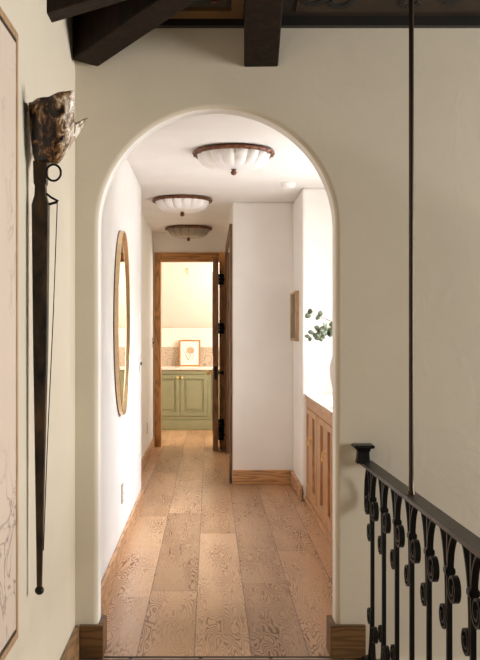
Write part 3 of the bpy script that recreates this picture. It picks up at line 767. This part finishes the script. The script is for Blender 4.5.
# ------------------------------------------------------------------ attic room: sage cabinet
gc = thing('sage_cabinet', 'sage green base cabinet with panelled doors seen through the far doorway', 'cabinet', (-.42, 13.1, 0))
GY = 12.84
obj('body', BX(-.90, .35, GY+.02, 13.4, .0, .842), 'green', gc)
bm = BX(-.90, .35, GY, GY+.02, .78, .842); box(bm, -.90, .35, GY, GY+.02, .145, .19); box(bm, -.90, -.845, GY, GY+.02, .19, .78); box(bm, -.028, .02, GY, GY+.02, .19, .78); box(bm, -.43, -.41, GY+.004, GY+.02, .19, .78); obj('face_frame', bm, 'green', gc, bevel=.002)
bm = BX(-.90, .35, GY-.012, GY+.02, 0, .135); obj('plinth', bm, 'green', gc, bevel=.008)
def g_door(x0, x1, kx):
    z0, z1 = .195, .772
    bm = BX(x0, x1, GY-.006, GY+.018, z0, z0+.06); box(bm, x0, x1, GY-.006, GY+.018, z1-.06, z1); box(bm, x0, x0+.055, GY-.006, GY+.018, z0+.06, z1-.06); box(bm, x1-.055, x1, GY-.006, GY+.018, z0+.06, z1-.06)
    d = obj('door', bm, 'green', gc, bevel=.003)
    bm = BX(x0+.055, x1-.055, GY+.008, GY+.016, z0+.06, z1-.06); box(bm, x0+.085, x1-.085, GY-.001, GY+.008, z0+.09, z1-.09); obj('panel', bm, 'green', d, bevel=.005)
    bm = bmesh.new(); lathe(bm, [(.012, 0), (.007, .006), (.007, .018), (.015, .024), (.016, .032), (.004, .037)], 14)
    bmesh.ops.transform(bm, matrix=Matrix.Translation((kx, GY-.005, .735)) @ Matrix.Rotation(PI/2, 4, 'X'), verts=bm.verts)
    obj('knob', bm, 'brass', d, smooth=50)
g_door(-.840, -.424, -.452); g_door(-.416, -.033, -.388); g_door(.025, .345, .06)
ct = obj('countertop', BX(-.93, .37, GY-.03, 13.385, .842, .875), 'stone', None, bevel=.004)
tag(ct, 'pale countertop on the sage green cabinet in the far room', 'countertop')

# flower print leaning on the counter
fp = thing('picture_frame', 'small amber framed flower print leaning on the counter behind the doorway', 'picture', (-.295, 13.27, .875))
def lean(bm):
    bmesh.ops.transform(bm, matrix=Matrix.Translation((-.295, 13.27, .875)) @ Matrix.Rotation(-.17, 4, 'X'), verts=bm.verts); return bm
w_, h_ = .305, .385
bm = BX(-w_/2, w_/2, 0, .016, 0, .02); box(bm, -w_/2, w_/2, 0, .016, h_-.02, h_); box(bm, -w_/2, -w_/2+.02, 0, .016, .02, h_-.02); box(bm, w_/2-.02, w_/2, 0, .016, .02, h_-.02)
obj('frame', lean(bm), 'pic_orange', fp)
obj('mat_board', lean(BX(-w_/2+.02, w_/2-.02, .006, .014, .02, h_-.02)), 'paper', fp)
bm = bmesh.new()
bmesh.ops.create_cone(bm, cap_ends=True, segments=24, radius1=.055, radius2=.055, depth=.002, matrix=Matrix.Translation((.012, .005, .235)) @ Matrix.Rotation(PI/2, 4, 'X') @ Matrix.Diagonal((1, .85, 1, 1)))
obj('flower_drawing', lean(bm), 'bloom', fp)
bm = bmesh.new()
for pts in ([(-.02, .09), (-.045, .14), (-.05, .20), (-.03, .235)], [(-.02, .09), (.0, .14), (.0, .19)], [(.0, .19), (-.025, .15), (-.02, .10), (.01, .09), (.045, .11), (.055, .16), (.045, .2)], [(.02, .19), (.015, .15), (.03, .12)], [(-.02, .09), (-.06, .16), (-.085, .225), (-.095, .235)], [(-.05, .2), (.0, .205), (.06, .2)]):
    tube(bm, [(p.x, .0055, p.y) for p in spline(pts, 6)], .0028, 5)
obj('line_drawing', lean(bm), 'inkline', fp)

# small brass hook light on the sloped ceiling
hk = thing('ceiling_hook', 'tiny brass hook hanging on the sloped ceiling of the far room', 'hook', (-.31, 12.45, 2.24))
bm = bmesh.new(); zc = 1.41+(13.5-12.45)*1.21/1.55
lathe(bm, [(.02, .01), (.02, -.006), (.008, -.012)], 12, (-.31, 12.45, zc)); tube(bm, [(-.31, 12.45, zc), (-.305, 12.45, zc-.04), (-.295, 12.45, zc-.10)], .006, 8); tube(bm, [(-.308, 12.45, zc-.02), (-.318, 12.45, zc-.07)], .005, 8)
hk.location.z = zc
obj('hook', bm, 'brass', hk, smooth=50)

# ------------------------------------------------------------------ light
def area(name, loc, rot, sx, sy, e, col=(1, 1, 1)):
    l = bpy.data.lights.new(name, 'AREA'); l.shape = 'RECTANGLE'; l.size = sx; l.size_y = sy; l.energy = e; l.color = col
    o = bpy.data.objects.new(name, l); o.location = loc; o.rotation_euler = rot; COL.objects.link(o); return o
# daylight through the three windows (facing -x)
area('daylight_landing', (5.40, 2.4, 1.55), (0, PI/2, 0), 1.95, 2.6, 385, (1, .99, .96))
area('daylight_niche', (NX+.12, 6.2, 1.72), (0, PI/2, 0), 1.15, 1.55, 34, (.97, .97, 1))
def aim(o, to):
    o.rotation_euler = (Vector(to)-o.location).to_track_quat('-Z', 'Y').to_euler()
aim(area('skylight_niche', (2.7, 6.0, 3.5), (0, 0, 0), 2.6, 2.0, 610, (.80, .89, 1)), (-.2, 5.9, .1))
area('daylight_side_room', (1.46, 9.6, 1.5), (0, PI/2, 0), 1.35, 1.35, 20, (1, .88, .70))
area('daylight_attic', (1.15, 12.0, 1.55), (0, PI/2, 0), 1.3, 1.4, 80, (1, .94, .84))
w = bpy.data.worlds.new('world'); SC.world = w; w.use_nodes = True
bg = w.node_tree.nodes['Background']; bg.inputs[0].default_value = (1, .86, .66, 1); bg.inputs[1].default_value = .15

# ------------------------------------------------------------------ camera
cam = bpy.data.cameras.new('camera'); cam.sensor_fit = 'VERTICAL'; cam.sensor_height = 36; cam.sensor_width = 36*480/660
cam.lens = 917/660*36; cam.shift_x = 30/660; cam.shift_y = 0; cam.clip_start = .05
co = bpy.data.objects.new('camera', cam); co.location = (0, 0, 1.4); co.rotation_euler = (PI/2, 0, 0); COL.objects.link(co)
SC.camera = co
SC.view_settings.view_transform = 'Standard'; SC.view_settings.look = 'None'; SC.view_settings.exposure = 0.; SC.view_settings.gamma = 1
SC.view_settings.use_curve_mapping = False
SC.cycles.max_bounces = 12; SC.cycles.diffuse_bounces = 8; SC.cycles.glossy_bounces = 6; SC.cycles.transparent_max_bounces = 12
SC.cycles.sample_clamp_indirect = 6; SC.cycles.use_denoising = True; SC.cycles.caustics_reflective = False; SC.cycles.caustics_refractive = False
